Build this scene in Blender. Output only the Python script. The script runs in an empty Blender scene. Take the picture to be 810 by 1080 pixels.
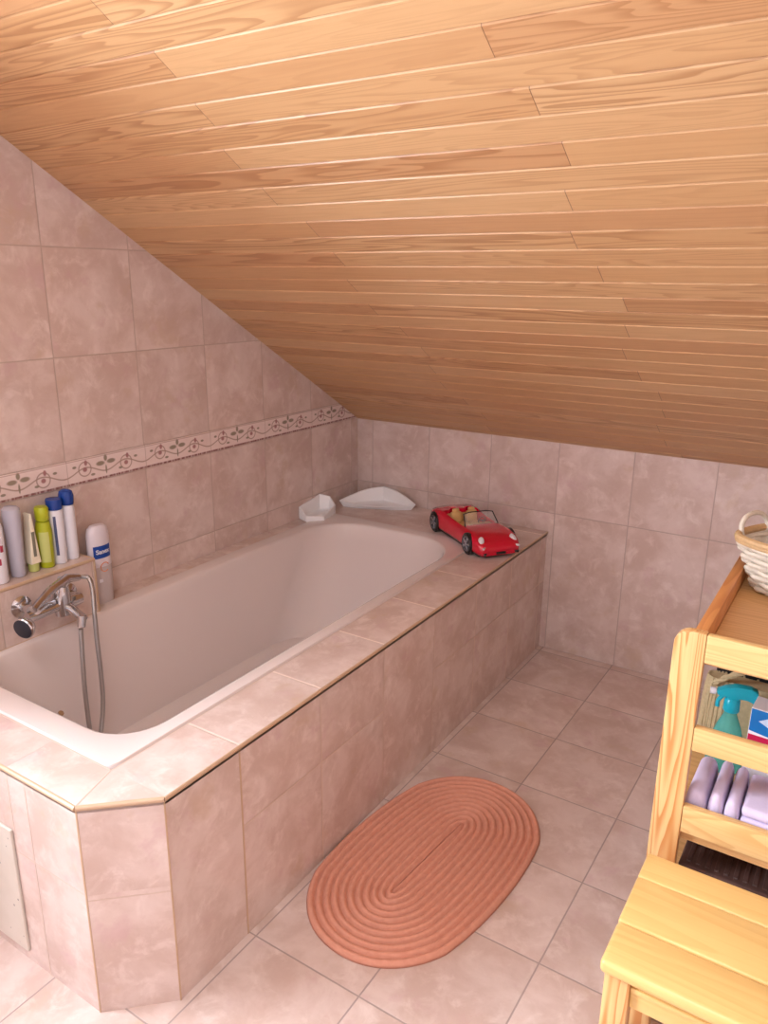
import bpy, bmesh, math, random
from mathutils import Vector, Matrix, Euler
random.seed(7)
PI = math.pi
S = bpy.context.scene
COL = S.collection

# ------------------------------------------------------------------ camera
W, T, H, SL = 1.0404, 0.5707, 0.9802, 0.594      # bath front, bath height, knee wall height, roof slope
YC, XF, YF = -2.2521, 0.9068, -2.3779            # corner of the bath surround
cam_d = bpy.data.cameras.new('camera'); cam = bpy.data.objects.new('camera', cam_d); COL.objects.link(cam)
yaw, pit, rol = 0.5689, -0.2921, 0.0099
f = Vector((-math.sin(yaw)*math.cos(pit), math.cos(yaw)*math.cos(pit), math.sin(pit)))
r = Vector((math.cos(yaw), math.sin(yaw), 0)); u = r.cross(f)
r2 = r*math.cos(rol)+u*math.sin(rol); u2 = -r*math.sin(rol)+u*math.cos(rol)
M = Matrix((r2, u2, -f)).transposed().to_4x4(); M.translation = Vector((2.2147, -3.2088, 1.657))
cam.matrix_world = M
cam_d.sensor_fit = 'HORIZONTAL'; cam_d.sensor_width = 36; cam_d.lens = 817.67/810*36
cam_d.clip_start = 0.02
S.camera = cam

# ------------------------------------------------------------------ light and exposure
S.view_settings.view_transform = 'Standard'
S.view_settings.look = 'None'
S.view_settings.gamma = 1
S.view_settings.use_curve_mapping = False
S.view_settings.exposure = 0.03
wd = bpy.data.worlds.new('world'); S.world = wd; wd.use_nodes = True
wd.node_tree.nodes['Background'].inputs[0].default_value = (0.62, 0.74, 1, 1)
wd.node_tree.nodes['Background'].inputs[1].default_value = 1.0
ZC = 2.72
def area(name, loc, target, sx, sy, power, col, spread=PI):
    d = bpy.data.lights.new(name, 'AREA'); d.shape = 'RECTANGLE'; d.size = sx; d.size_y = sy
    d.energy = power; d.color = col; d.spread = spread
    o = bpy.data.objects.new(name, d); COL.objects.link(o); o.location = loc
    o.rotation_euler = (Vector(target)-Vector(loc)).to_track_quat('-Z', 'Y').to_euler()
    return o
# daylight through the window in the left gable wall, beside the camera, plus added fill lights behind the camera and overhead
area('gable_window_daylight', (-.39, -3.23, 1.64), (1.0, -3.13, 1.58), .8, 1.08, 158, (0.80, 0.89, 1.0))
area('rear_fill_light', (1.25, -4.56, 1.6), (1.25, 0, 1.2), 1.3, 1.1, 7, (0.88, 0.92, 1.0))  # added weak fill from the rear, not a known window
area('overhead_fill_light', (1.9, -3.5, ZC-.02), (1.9, -3.4, 0), 1.0, .8, 28, (0.86, 0.91, 1.0))  # added overhead fill, placed so it misses the sloped boards

# ------------------------------------------------------------------ material helpers
def srgb(c):
    return tuple((x/255/12.92 if x/255 <= 0.04045 else ((x/255+0.055)/1.055)**2.4) for x in c[:3])+(1,)
class NT:
    def __init__(s, name):
        s.m = bpy.data.materials.new(name); s.m.use_nodes = True; s.t = s.m.node_tree
        s.b = s.t.nodes['Principled BSDF']; s.out = s.t.nodes['Material Output']
    def n(s, k, **kw):
        x = s.t.nodes.new(k)
        for a, v in kw.items(): setattr(x, a, v)
        return x
    def l(s, a, b): s.t.links.new(a, b)
    def inp(s, sock, v):
        if isinstance(v, bpy.types.NodeSocket): s.l(v, sock)
        else: sock.default_value = v
    def math(s, op, a, b=None, c=None):
        x = s.n('ShaderNodeMath', operation=op); s.inp(x.inputs[0], a)
        if b is not None: s.inp(x.inputs[1], b)
        if c is not None: s.inp(x.inputs[2], c)
        return x.outputs[0]
    def mix(s, fac, a, b, mode='MIX'):
        x = s.n('ShaderNodeMix', data_type='RGBA', blend_type=mode)
        s.inp(x.inputs[0], fac); s.inp(x.inputs[6], a); s.inp(x.inputs[7], b)
        return x.outputs[2]
    def comb(s, x, y, z):
        c = s.n('ShaderNodeCombineXYZ')
        for i, v in enumerate((x, y, z)): s.inp(c.inputs[i], v)
        return c.outputs[0]
    def noise(s, vec, scale, detail=3, rough=.5, dist=0):
        x = s.n('ShaderNodeTexNoise'); s.inp(x.inputs['Vector'], vec)
        x.inputs['Scale'].default_value = scale; x.inputs['Detail'].default_value = detail
        x.inputs['Roughness'].default_value = rough; x.inputs['Distortion'].default_value = dist
        return x.outputs['Fac']
    def ss(s, v, a, b, lo=0., hi=1.):
        x = s.n('ShaderNodeMapRange', interpolation_type='SMOOTHSTEP'); s.inp(x.inputs[0], v)
        for i, k in enumerate((a, b, lo, hi)): x.inputs[i+1].default_value = k
        return x.outputs[0]
    def pos(s):
        x = s.n('ShaderNodeTexCoord'); q = s.n('ShaderNodeSeparateXYZ'); s.l(x.outputs['Object'], q.inputs[0])
        return x.outputs['Object'], q.outputs
    def bump(s, h, strength=.3, dist=.002):
        x = s.n('ShaderNodeBump'); x.inputs['Strength'].default_value = strength; x.inputs['Distance'].default_value = dist
        s.inp(x.inputs['Height'], h); s.l(x.outputs[0], s.b.inputs['Normal'])
def plain(name, col, rough=.4, metal=0, noise=0, nscale=30, trans=0, alpha=1, ior=1.45, coat=0, sub=0):
    n = NT(name); c = srgb(col)
    if noise:
        o, _ = n.pos(); k = n.noise(o, nscale, 3)
        d = tuple(x*(1-noise) for x in c[:3])+(1,)
        n.l(n.mix(k, d, c), n.b.inputs['Base Color'])
    else: n.b.inputs['Base Color'].default_value = c
    n.b.inputs['Roughness'].default_value = rough; n.b.inputs['Metallic'].default_value = metal
    n.b.inputs['Transmission Weight'].default_value = trans; n.b.inputs['Alpha'].default_value = alpha
    n.b.inputs['IOR'].default_value = ior; n.b.inputs['Coat Weight'].default_value = coat
    n.b.inputs['Subsurface Weight'].default_value = sub
    return n.m
TILE_A, TILE_B, TILE_C = (206, 181, 170), (223, 203, 195), (238, 222, 215)
def tile(name, ua, va, u0, v0, su, sv, lu=True, lv=True, tint=(1, 1, 1), gw=.0022, grout=(182, 160, 146), rough=.22):
    n = NT(name); o, p = n.pos()
    U = n.math('DIVIDE', n.math('SUBTRACT', p[ua], u0), su); V = n.math('DIVIDE', n.math('SUBTRACT', p[va], v0), sv)
    fu, fv = n.math('FLOOR', U), n.math('FLOOR', V)
    wn = n.n('ShaderNodeTexWhiteNoise', noise_dimensions='3D'); n.l(n.comb(fu, fv, 3.3), wn.inputs['Vector'])
    ofs = n.n('ShaderNodeVectorMath', operation='SCALE'); n.l(wn.outputs['Color'], ofs.inputs[0]); ofs.inputs['Scale'].default_value = 40
    v = n.n('ShaderNodeVectorMath', operation='ADD'); n.l(o, v.inputs[0]); n.l(ofs.outputs[0], v.inputs[1]); v = v.outputs[0]
    a = n.ss(n.noise(v, 6.5, 6, .62, .3), .36, .66)
    b = n.ss(n.noise(v, 14, 7, .68, .5), .48, .72)
    c = n.ss(n.noise(v, 30, 6, .7, .4), .60, .78)
    tn = lambda k: tuple(x*y for x, y in zip(srgb(k)[:3], tint))+(1,)
    col = n.mix(a, tn(TILE_A), tn(TILE_B)); col = n.mix(n.math('MULTIPLY', b, .6), col, tn(TILE_C))
    col = n.mix(n.math('MULTIPLY', c, .35), col, tn((196, 152, 142)))
    h1 = n.ss(n.noise(v, 9, 4, .6, .3), .56, .72); h2 = n.ss(n.noise(v, 7.3, 4, .6, .2), .28, .42, 1., 0.)
    col = n.mix(n.math('MULTIPLY', h1, .45), col, tn((206, 170, 172))); col = n.mix(n.math('MULTIPLY', h2, .45), col, tn((204, 176, 150)))
    g = n.math('MULTIPLY_ADD', wn.outputs['Value'], .06, .97)
    col = n.mix(1.0, col, n.comb(g, g, g), 'MULTIPLY')
    def edge(X, s):
        fr = n.math('FRACT', X); d = n.math('MULTIPLY', n.math('MINIMUM', fr, n.math('SUBTRACT', 1., fr)), s)
        return n.ss(d, gw*.6, gw*1.3, 1., 0.)
    m = None
    for on, X, s in ((lu, U, su), (lv, V, sv)):
        if on: e = edge(X, s); m = e if m is None else n.math('MAXIMUM', m, e)
    if m is not None:
        col = n.mix(n.math('MULTIPLY', m, .8), col, srgb(grout)); n.l(n.ss(m, 0, 1, rough, .8), n.b.inputs['Roughness'])
        h = n.math('SUBTRACT', n.math('MULTIPLY', n.noise(o, 14, 2), .5), m)
        n.bump(h, .5, .0018)
    else:
        n.b.inputs['Roughness'].default_value = rough; n.bump(n.noise(o, 14, 2), .3, .001)
    n.l(col, n.b.inputs['Base Color'])
    return n.m
def pine(name, axis, base=(232, 194, 132), dark=(205, 150, 88), rings=38, stretch=1.2, across=13, knots=(), rough=.32, seed=0, strength=.7):
    """axis: direction the grain runs along"""
    n = NT(name); o, p = n.pos()
    sc = [across]*3; sc[axis] = stretch
    v = n.comb(*[n.math('MULTIPLY_ADD', p[i], sc[i], seed*3.7+i) for i in range(3)])
    k = n.noise(v, 1, 1.5, .4, .15)
    rg = n.math('FRACT', n.math('MULTIPLY', k, rings/3))
    line = n.math('MULTIPLY', n.ss(rg, .25, .92), n.ss(rg, .93, 1., 1., 0.))
    fs = [220]*3; fs[axis] = 6
    fine = n.noise(n.comb(*[n.math('MULTIPLY', p[i], fs[i]) for i in range(3)]), 1, 2)
    col = n.mix(n.math('MULTIPLY', line, strength), srgb(base), srgb(dark))
    col = n.mix(n.math('MULTIPLY', n.ss(fine, .45, .8), .25), col, srgb(dark))
    for kx, ky, kz, kr in knots:
        d = n.n('ShaderNodeVectorMath', operation='DISTANCE'); n.l(n.comb(p[0], p[1], n.math('MULTIPLY', p[2], 1.6)), d.inputs[0]); d.inputs[1].default_value = (kx, ky, kz*1.6)
        col = n.mix(n.ss(d.outputs['Value'], kr*.6, kr, .85, 0.), col, srgb((140, 66, 34)))
    n.l(col, n.b.inputs['Base Color']); n.b.inputs['Roughness'].default_value = rough
    n.bump(line, .08, .0006)
    return n.m

# ------------------------------------------------------------------ mesh helpers
def nb(): return bmesh.new()
def box(bm, a, b, bev=0, seg=2, mi=0):
    a, b = Vector(a), Vector(b); c = (a+b)/2; d = b-a
    t = bmesh.new(); bmesh.ops.create_cube(t, size=1, matrix=Matrix.Translation(c) @ Matrix.Diagonal((abs(d.x), abs(d.y), abs(d.z), 1)))
    if bev: bmesh.ops.bevel(t, geom=t.edges[:], offset=bev, segments=seg, profile=.5, affect='EDGES')
    merge(bm, t, mi)
def merge(bm, t, mi=0, mat=None):
    if mat is not None: bmesh.ops.transform(t, matrix=mat, verts=t.verts)
    vs = [bm.verts.new(v.co) for v in t.verts]; t.verts.index_update()
    for fc in t.faces:
        try: g = bm.faces.new([vs[v.index] for v in fc.verts]); g.material_index = mi
        except ValueError: pass
    t.free()
def loft(bm, rings, cap0=False, cap1=False, mi=0, closed=True):
    R = [[bm.verts.new(q) for q in rg] for rg in rings]; n = len(R[0])
    for i in range(len(R)-1):
        for j in range(n if closed else n-1):
            k = (j+1) % n
            fc = bm.faces.new((R[i][j], R[i][k], R[i+1][k], R[i+1][j])); fc.material_index = mi
    if cap0: bm.faces.new(list(reversed(R[0]))).material_index = mi
    if cap1: bm.faces.new(R[-1]).material_index = mi
    return R
def tube(bm, pts, rad, n=12, cap=True, mi=0, smooth=0):
    pts = [Vector(p) for p in pts]
    if smooth:
        out = []
        for i in range(len(pts)-1):
            p0 = pts[max(i-1, 0)]; p1 = pts[i]; p2 = pts[i+1]; p3 = pts[min(i+2, len(pts)-1)]
            for k in range(smooth):
                t = k/smooth
                out.append(.5*((2*p1)+(p2-p0)*t+(2*p0-5*p1+4*p2-p3)*t*t+(3*p1-p0-3*p2+p3)*t**3))
        pts = out+[pts[-1]]
    rr = rad if isinstance(rad, (list, tuple)) else [rad]*len(pts)
    if len(rr) != len(pts): rr = [rr[min(int(i/(len(pts)-1)*(len(rr)-1)), len(rr)-1)] for i in range(len(pts))]
    rings = []; up = None
    for i, q in enumerate(pts):
        d = (pts[min(i+1, len(pts)-1)]-pts[max(i-1, 0)]).normalized()
        if up is None: up = Vector((0, 0, 1)) if abs(d.z) < .9 else Vector((1, 0, 0))
        a = d.cross(up).normalized(); b = a.cross(d).normalized(); up = b
        rings.append([q+(a*math.cos(t*2*PI/n)+b*math.sin(t*2*PI/n))*rr[i] for t in range(n)])
    loft(bm, rings, cap, cap, mi)
def lathe(bm, prof, n=24, sx=1, sy=1, mat=None, mi=0, cap=True):
    t = bmesh.new()
    rings = [[Vector((r_*math.cos(k*2*PI/n)*sx, r_*math.sin(k*2*PI/n)*sy, z)) for k in range(n)] for r_, z in prof]
    loft(t, rings, cap, cap); merge(bm, t, mi, mat)
def prism(bm, poly, axis, a, b, bev=0, mi=0, seg=3):
    """poly: 2-D outline in the other two axes, extruded along axis from a to b"""
    def P(q, s):
        l = list(q); l.insert(axis, s); return Vector(l)
    t = bmesh.new(); loft(t, [[P(q, a) for q in poly], [P(q, b) for q in poly]], True, True)
    bmesh.ops.recalc_face_normals(t, faces=t.faces)
    if bev:
        bmesh.ops.bevel(t, geom=t.edges[:], offset=bev, segments=seg, profile=.5, affect='EDGES')
    merge(bm, t, mi)
def rrect(x0, x1, y0, y1, rads, z, n=8):
    """rounded rectangle ring, corner radii (x1y1, x0y1, x0y0, x1y0)"""
    out = []
    for (cx, cy, a0), rd in zip(((x1, y1, 0), (x0, y1, PI/2), (x0, y0, PI), (x1, y0, 3*PI/2)), rads):
        ox = cx-rd if a0 in (0, 3*PI/2) else cx+rd; oy = cy-rd if a0 in (0, PI/2) else cy+rd
        for k in range(n+1):
            t = a0+k/n*PI/2; out.append(Vector((ox+rd*math.cos(t), oy+rd*math.sin(t), z)))
    return out
def obj(name, bm, mat, parent=None, smooth=False, local=False, bevel=0, wnorm=False):
    bmesh.ops.recalc_face_normals(bm, faces=bm.faces)
    me = bpy.data.meshes.new(name); bm.to_mesh(me); bm.free()
    if parent is not None and not local: me.transform(Matrix.Translation(-Vector(wloc(parent))))
    for m in (mat if isinstance(mat, (list, tuple)) else [mat]): me.materials.append(m)
    o = bpy.data.objects.new(name, me); COL.objects.link(o)
    if parent is not None: o.parent = parent
    if smooth:
        for p in me.polygons: p.use_smooth = True
        me.set_sharp_from_angle(angle=math.radians(42))
    if bevel:
        b = o.modifiers.new('bevel', 'BEVEL'); b.width = bevel; b.segments = 2; b.limit_method = 'ANGLE'
    return o
def wloc(o):
    v = Vector((0, 0, 0))
    while o is not None: v = v+Vector(o.location); o = o.parent
    return v
def thing(name, label, cat, loc=(0, 0, 0), rotz=0, group=None):
    o = bpy.data.objects.new(name, None); COL.objects.link(o); o.location = loc; o.rotation_euler = (0, 0, rotz)
    o.empty_display_size = .05
    return tag(o, label, cat, group)
def tag(o, label, cat, group=None):
    o['label'] = label; o['category'] = cat
    if group: o['group'] = group
    return o
def struct(name, bm, mat, label=None, **k):
    o = obj(name, bm, mat, **k); o['kind'] = 'structure'
    if label: o['label'] = label
    return o
def quad(bm, pts, mi=0):
    fc = bm.faces.new([bm.verts.new(p) for p in pts]); fc.material_index = mi
def text_mesh(s, size, depth=.0004, bold=0):
    c = bpy.data.curves.new('lettering', 'FONT'); c.body = s; c.size = size; c.extrude = depth; c.offset = bold
    c.align_x = 'CENTER'; c.align_y = 'CENTER'
    o = bpy.data.objects.new('lettering', c); COL.objects.link(o)
    dg = bpy.context.evaluated_depsgraph_get(); me = bpy.data.meshes.new_from_object(o.evaluated_get(dg))
    bpy.data.objects.remove(o); bpy.data.curves.remove(c)
    return me
def text_part(name, s, size, mat, parent, matrix, bold=0):
    me = text_mesh(s, size, bold=bold); me.transform(matrix); me.name = name; me.materials.clear(); me.materials.append(mat)
    o = bpy.data.objects.new(name, me); COL.objects.link(o); o.parent = parent
    return o

# ------------------------------------------------------------------ the room
tw = .326
YJ = -1.6866
m_wl_low = tile('wall tile lower left', 1, 2, YJ, 0, tw, .3293)
m_wl_up = tile('wall tile upper left', 1, 2, YJ, 1.0729, tw, .3345)
m_wb = tile('wall tile back', 0, 2, .0912, 0, tw, .6586, grout=(180, 158, 148))
m_wr = tile('wall tile rear', 0, 2, .1, 0, tw, .3293)
m_wR = tile('wall tile right', 1, 2, 0, 0, tw, .3293)
m_floor = tile('floor tile', 0, 1, 1.0625, -2.011, .3281, .3281, gw=.0022, grout=(164, 146, 140), rough=.3)
m_plaster = plain('white plaster', (232, 228, 220), .8)
RX, RY, ZT = 3.5, -4.6, 2.72
YT = -(ZT-H)/SL                                  # where the slope meets the flat ceiling
bm = nb(); box(bm, (-.1, RY-.1, -.12), (RX+.1, .1, 0)); struct('floor', bm, m_floor)
bm = nb()                                        # left gable wall: tiles below and above the border
LT = -.40; gy0, gy1, gz0, gz1 = -3.66, -2.80, 1.0729, 2.2
prism(bm, [(RY, 0), (0, 0), (0, H), (-(.988-H)/SL, .988), (RY, .988)], 0, LT, 0, mi=0)
prism(bm, [(gy1, .988), (-(.988-H)/SL, .988), (-(gz1-H)/SL, gz1), (gy1, gz1)], 0, LT, 0, mi=1)
box(bm, (LT, RY, .988), (0, gy0, gz1), mi=1); box(bm, (LT, gy0, .988), (0, gy1, gz0), mi=1)
prism(bm, [(RY, gz1), (-(gz1-H)/SL, gz1), (YT, ZT), (RY, ZT)], 0, LT, 0, mi=1)
struct('wall_left', bm, [m_wl_low, m_wl_up])
bm = nb(); box(bm, (-.1, 0, 0), (RX+.1, .1, H+.02)); struct('wall_back', bm, m_wb)
bm = nb(); prism(bm, [(RY, 0), (0, 0), (0, H), (YT, ZT), (RY, ZT)], 0, RX, RX+.1); struct('wall_right', bm, m_wR)
bm = nb()                                        # rear wall with an added, unseen opening for the fill light
wx0, wx1, wz0, wz1 = .55, 1.95, 1.0, 2.2
for a, b in (((-.1, 0), (wx0, ZT)), ((wx1, 0), (RX+.1, ZT)), ((wx0, 0), (wx1, wz0)), ((wx0, wz1), (wx1, ZT))):
    box(bm, (a[0], RY-.1, a[1]), (b[0], RY, b[1]))
struct('wall_rear', bm, m_wr)
bm = nb()
for a, b in (((wx0, wz0), (wx0+.05, wz1)), ((wx1-.05, wz0), (wx1, wz1)), ((wx0+.05, wz0), (wx1-.05, wz0+.05)), ((wx0+.05, wz1-.05), (wx1-.05, wz1)), ((1.225, wz0+.05), (1.275, wz1-.05))):
    box(bm, (a[0], RY-.07, a[1]), (b[0], RY-.03, b[1]), .004)
struct('rear_fill_frame', bm, m_plaster)  # unseen frame added around the rear fill light
bm = nb()
for a, b in (((gy0, gz0), (gy0+.05, gz1)), ((gy1-.05, gz0), (gy1, gz1)), ((gy0+.05, gz0), (gy1-.05, gz0+.05)), ((gy0+.05, gz1-.05), (gy1-.05, gz1))):
    box(bm, (-.37, a[0], a[1]), (-.32, b[0], b[1]), .004)
struct('window_1', bm, m_plaster)
bm = nb()
for a, b in (((1.34, -3.96), (1.39, -3.04)), ((2.41, -3.96), (2.46, -3.04)), ((1.39, -3.96), (2.41, -3.91)), ((1.39, -3.09), (2.41, -3.04))):
    box(bm, (a[0], a[1], ZT-.035), (b[0], b[1], ZT-.001), .004)
struct('overhead_fill_frame', bm, m_plaster)  # unseen frame added around the overhead fill light
bm = nb(); box(bm, (-.1, RY-.1, ZT), (RX+.1, YT-.0, ZT+.1)); struct('ceiling_flat', bm, m_plaster)

# sloped ceiling of real grooved boards; local y runs up the slope from the knee wall
def ceiling_mat():
    n = NT('ceiling boards'); o, p = n.pos()
    PT, S0 = .0755, .0345
    row = n.math('FLOOR', n.math('DIVIDE', n.math('SUBTRACT', p[1], S0), PT))
    par = n.math('FLOORED_MODULO', row, 2.)
    xs = n.math('DIVIDE', n.math('SUBTRACT', n.math('ADD', p[0], n.math('MULTIPLY', par, .8)), 1.56+.8), 1.6)
    xs = n.math('ADD', xs, n.math('MULTIPLY', n.math('SINE', n.math('MULTIPLY', row, 2.4)), .02))
    col_i = n.math('FLOOR', xs)
    wn = n.n('ShaderNodeTexWhiteNoise', noise_dimensions='3D'); n.l(n.comb(row, col_i, 1.7), wn.inputs['Vector'])
    sp = n.n('ShaderNodeSeparateColor'); n.l(wn.outputs['Color'], sp.inputs[0])
    v = n.comb(n.math('MULTIPLY_ADD', p[0], .9, n.math('MULTIPLY', sp.outputs[0], 30)), n.math('MULTIPLY_ADD', p[1], 15, n.math('MULTIPLY', sp.outputs[1], 30)), n.math('MULTIPLY', sp.outputs[2], 9))
    k = n.noise(v, 1, 2, .45, .25)
    rg = n.math('FRACT', n.math('MULTIPLY', k, n.math('MULTIPLY_ADD', sp.outputs[2], 12, 9)))
    line = n.math('MULTIPLY', n.ss(rg, .3, .9), n.ss(rg, .92, 1., 1., 0.))
    amt = n.ss(sp.outputs[1], .3, 1., .12, .65)
    fine = n.noise(n.comb(n.math('MULTIPLY', p[0], 5), n.math('MULTIPLY', p[1], 240), row), 1, 2)
    base = n.mix(sp.outputs[0], srgb((212, 172, 126)), srgb((200, 154, 106)))
    base = n.mix(n.ss(wn.outputs['Value'], .6, 1., 0., .5), base, srgb((198, 152, 112)))
    c = n.mix(n.math('MULTIPLY', line, amt), base, srgb((156, 104, 62)))
    c = n.mix(n.math('MULTIPLY', n.ss(fine, .4, .8), .2), c, srgb((176, 130, 88)))
    fr = n.math('FRACT', xs); e = n.math('MULTIPLY', n.math('MINIMUM', fr, n.math('SUBTRACT', 1., fr)), 1.6)
    em = n.ss(e, .0004, .0014, 1., 0.)
    c = n.mix(n.math('MULTIPLY', em, .7), c, srgb((90, 52, 30)))
    n.l(c, n.b.inputs['Base Color']); n.b.inputs['Roughness'].default_value = .38
    n.bump(n.math('SUBTRACT', n.math('MULTIPLY', line, .15), em), .25, .0015)
    return n.m
bm = nb(); ang = math.atan(SL); Smax = -YT/math.cos(ang)
PT, S0 = .0755, .0345
prof = [(0, 0)]; s = S0
while s < Smax-.08:
    prof += [(s-.0045, 0), (s-.0010, .0045), (s+.0006, .0045), (s+.0010, .0005), (s+.0020, 0)]; s += PT
prof += [(Smax, 0), (Smax, .06), (-.1, .06), (-.1, 0)]
loft(bm, [[Vector((x, a, b)) for a, b in prof] for x in (-.05, RX+.05)], True, True)
ce = struct('ceiling', bm, ceiling_mat())
ce.matrix_world = Matrix.Translation((0, 0, H)) @ Matrix.Rotation(-ang, 4, 'X') @ Matrix.Rotation(0, 4, 'Z') @ Matrix.Diagonal((1, -1, 1, 1))

# border of vine and flowers, a relief strip of printed tiles along the left wall
def border_mat():
    n = NT('floral border'); o, p = n.pos()
    per = tw
    t = n.math('SUBTRACT', n.math('FRACT', n.math('DIVIDE', n.math('SUBTRACT', p[1], YJ-.01), per)), .5)
    X = n.math('MULTIPLY', t, per); Z = n.math('SUBTRACT', p[2], 1.034)
    def dist(cx, cz, sx=1, sz=1):
        a = n.math('DIVIDE', n.math('SUBTRACT', X, cx), sx); b = n.math('DIVIDE', n.math('SUBTRACT', Z, cz), sz)
        return n.math('SQRT', n.math('ADD', n.math('MULTIPLY', a, a), n.math('MULTIPLY', b, b)))
    base = n.mix(n.noise(o, 20, 4), srgb((224, 200, 194)), srgb((238, 222, 216)))
    wv = n.math('MULTIPLY', n.math('COSINE', n.math('MULTIPLY', X, 4*PI/per)), -.012)
    vine = n.ss(n.math('ABSOLUTE', n.math('SUBTRACT', n.math('SUBTRACT', Z, -.006), wv)), .0014, .0036, .8, 0.)
    c = n.mix(vine, base, srgb((164, 134, 118)))
    for cx, cz, r_ in ((-.085, .002, .024), (.085, -.004, .024)):       # curls
        d = n.math('ABSOLUTE', n.math('SUBTRACT', dist(cx, cz), r_)); c = n.mix(n.ss(d, .0012, .0034, .8, 0.), c, srgb((164, 134, 120)))
    G_ = (142, 128, 108); P_ = (164, 112, 110)
    for cx, cz, sx, sz, k in ((-.022, .010, .020, .009, G_), (.022, .012, .020, .009, G_), (0, .026, .008, .013, G_), (0, -.014, .004, .018, G_),
                              (-.085, .000, .010, .009, P_), (.085, -.006, .010, .009, P_), (-.080, .022, .007, .011, P_), (.092, .018, .007, .011, P_),
                              (-.055, -.022, .010, .005, G_), (.060, -.020, .010, .005, G_), (-.125, .014, .009, .005, G_), (.128, .010, .009, .005, G_)):
        c = n.mix(n.ss(dist(cx, cz, sx, sz), .6, 1.1, .95, 0.), c, srgb(k))
    rope = n.math('MULTIPLY', n.ss(n.math('ABSOLUTE', n.math('SUBTRACT', p[2], .9935)), .0028, .0045, 1., 0.), n.ss(n.noise(n.comb(n.math('MULTIPLY', p[1], 90), 0, 0), 1, 1), .4, .55, .45, 1.))
    c = n.mix(rope, c, srgb((140, 92, 86)))
    top = n.ss(n.math('ABSOLUTE', n.math('SUBTRACT', p[2], 1.069)), .001, .002, 1., 0.)
    c = n.mix(n.math('MULTIPLY', top, .6), c, srgb((170, 132, 118)))
    je = n.math('ABSOLUTE', n.math('SUBTRACT', n.math('FRACT', n.math('ADD', n.math('DIVIDE', n.math('SUBTRACT', p[1], YJ), tw), .5)), .5))
    c = n.mix(n.ss(je, .003, .006, .7, 0.), c, srgb((184, 160, 148)))
    n.l(c, n.b.inputs['Base Color']); n.b.inputs['Roughness'].default_value = .3
    return n.m
bm = nb(); prism(bm, [(RY, .988), (-(.988-H)/SL-.006, .988), (-(1.0729-H)/SL-.006, 1.0729), (RY, 1.0729)], 0, 0, .005, bev=.0015, seg=1)
struct('trim_1', bm, border_mat())
bm = nb()                                        # thin cover bead where gable tiles meet the boards
struct_bead = [(0.0, -.004, H-.004), (0.0, YT, ZT-.008)]

# ------------------------------------------------------------------ tiled bath surround
m_trim = plain('ochre tile edging', (204, 172, 142), .35, noise=.15)
m_grout = plain('grout', (204, 182, 168), .8)
m_groutd = plain('dark grout', (150, 128, 120), .8)
m_side = tile('bath side tile', 1, 2, -2.0157, .0, tw, .3343, grout=(206, 182, 164), gw=.0028)
m_side_nh = tile('bath side tall tile', 1, 2, -2.0157, .0, tw, 5, True, False)
m_cham = tile('bath corner tile', 2, 0, .3343, -3, .9, 9, False, False)
m_front = tile('bath front tile', 2, 0, .3343, .719, 3.2, .26, False, False)
m_deckR = tile('bath deck tile', 1, 0, -2.0157, -3, tw, 9, True, False, grout=(232, 214, 200), gw=.0032)
m_deckF = tile('bath front deck tile', 0, 1, .655, -5, tw, 9, True, False, grout=(190, 170, 160))
m_deckL = tile('bath wall side deck tile', 1, 0, YJ, -3, tw, 9, True, False)
m_deckC = tile('bath corner deck tile', 0, 1, 3, 3, 9, 9, False, False)
sur = thing('tiled_bath_surround', 'built-in bath surround faced with pink beige tiles, chamfered front corner', 'bath surround', (0, 0, 0))
bx0, bx1, by0, by1 = .07, .865, -2.25, -.33       # hole for the bath
G = .0
bm = nb()
def panel(bm, pts, nrm, th, mi):
    nrm = Vector(nrm).normalized()*th; a = [Vector(p) for p in pts]; b = [p-nrm for p in a]
    t = bmesh.new(); loft(t, [a, b], True, True); bmesh.ops.recalc_face_normals(t, faces=t.faces); merge(bm, t, mi)
TB = T-.022
def side_run(y0, y1, mi): panel(bm, [(W, y0, 0), (W, y1, 0), (W, y1, T-.001), (W, y0, T-.001)], (1, 0, 0), .03, mi)
yA, yC, yD = -2.0157, -2.0157+2*tw, -2.0157+3*tw
side_run(YC, yA, 1); side_run(yA, yC, 0); side_run(yC, yD, 1); side_run(yD, 0, 0)
panel(bm, [(XF, YF, 0), (W, YC, 0), (W, YC, T-.001), (XF, YF, T-.001)], (.69, -.73, 0), .03, 2)
panel(bm, [(0, YF, 0), (XF, YF, 0), (XF, YF, T-.004), (0, YF, T-.004)], (0, -1, 0), .03, 3)
obj('side_tiling', bm, [m_side, m_side_nh, m_cham, m_front], sur)
bm = nb()
def deck(poly, mi): panel(bm, [(x, y, T) for x, y in poly], (0, 0, 1), .02, mi)
deck([(bx1, by0), (W, by0), (W, 0), (bx1, 0)], 0)
deck([(0, YF), (XF, YF), (bx1, by0), (0, by0)], 1)
deck([(bx1, by0), (XF, YF), (W, YC), (W, by0)], 3)
deck([(0, by0), (bx0, by0), (bx0, by1), (0, by1)], 2)
deck([(0, by1), (bx1, by1), (bx1, 0), (0, 0)], 3)
obj('deck_tiling', bm, [m_deckR, m_deckF, m_deckL, m_deckC], sur)
def strip(bm, p, q, w, up, h=.0006):
    p, q, up = Vector(p), Vector(q), Vector(up).normalized(); d = (q-p).normalized(); s_ = d.cross(up).normalized()*w/2
    t = bmesh.new(); lo = [p-s_, q-s_, q+s_, p+s_]; loft(t, [[v-up*.002 for v in lo], [v+up*h for v in lo]], True, True); merge(bm, t)
bm = nb()
strip(bm, (bx1, by0, T), (XF, YF, T), .0035, (0, 0, 1)); 
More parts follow.
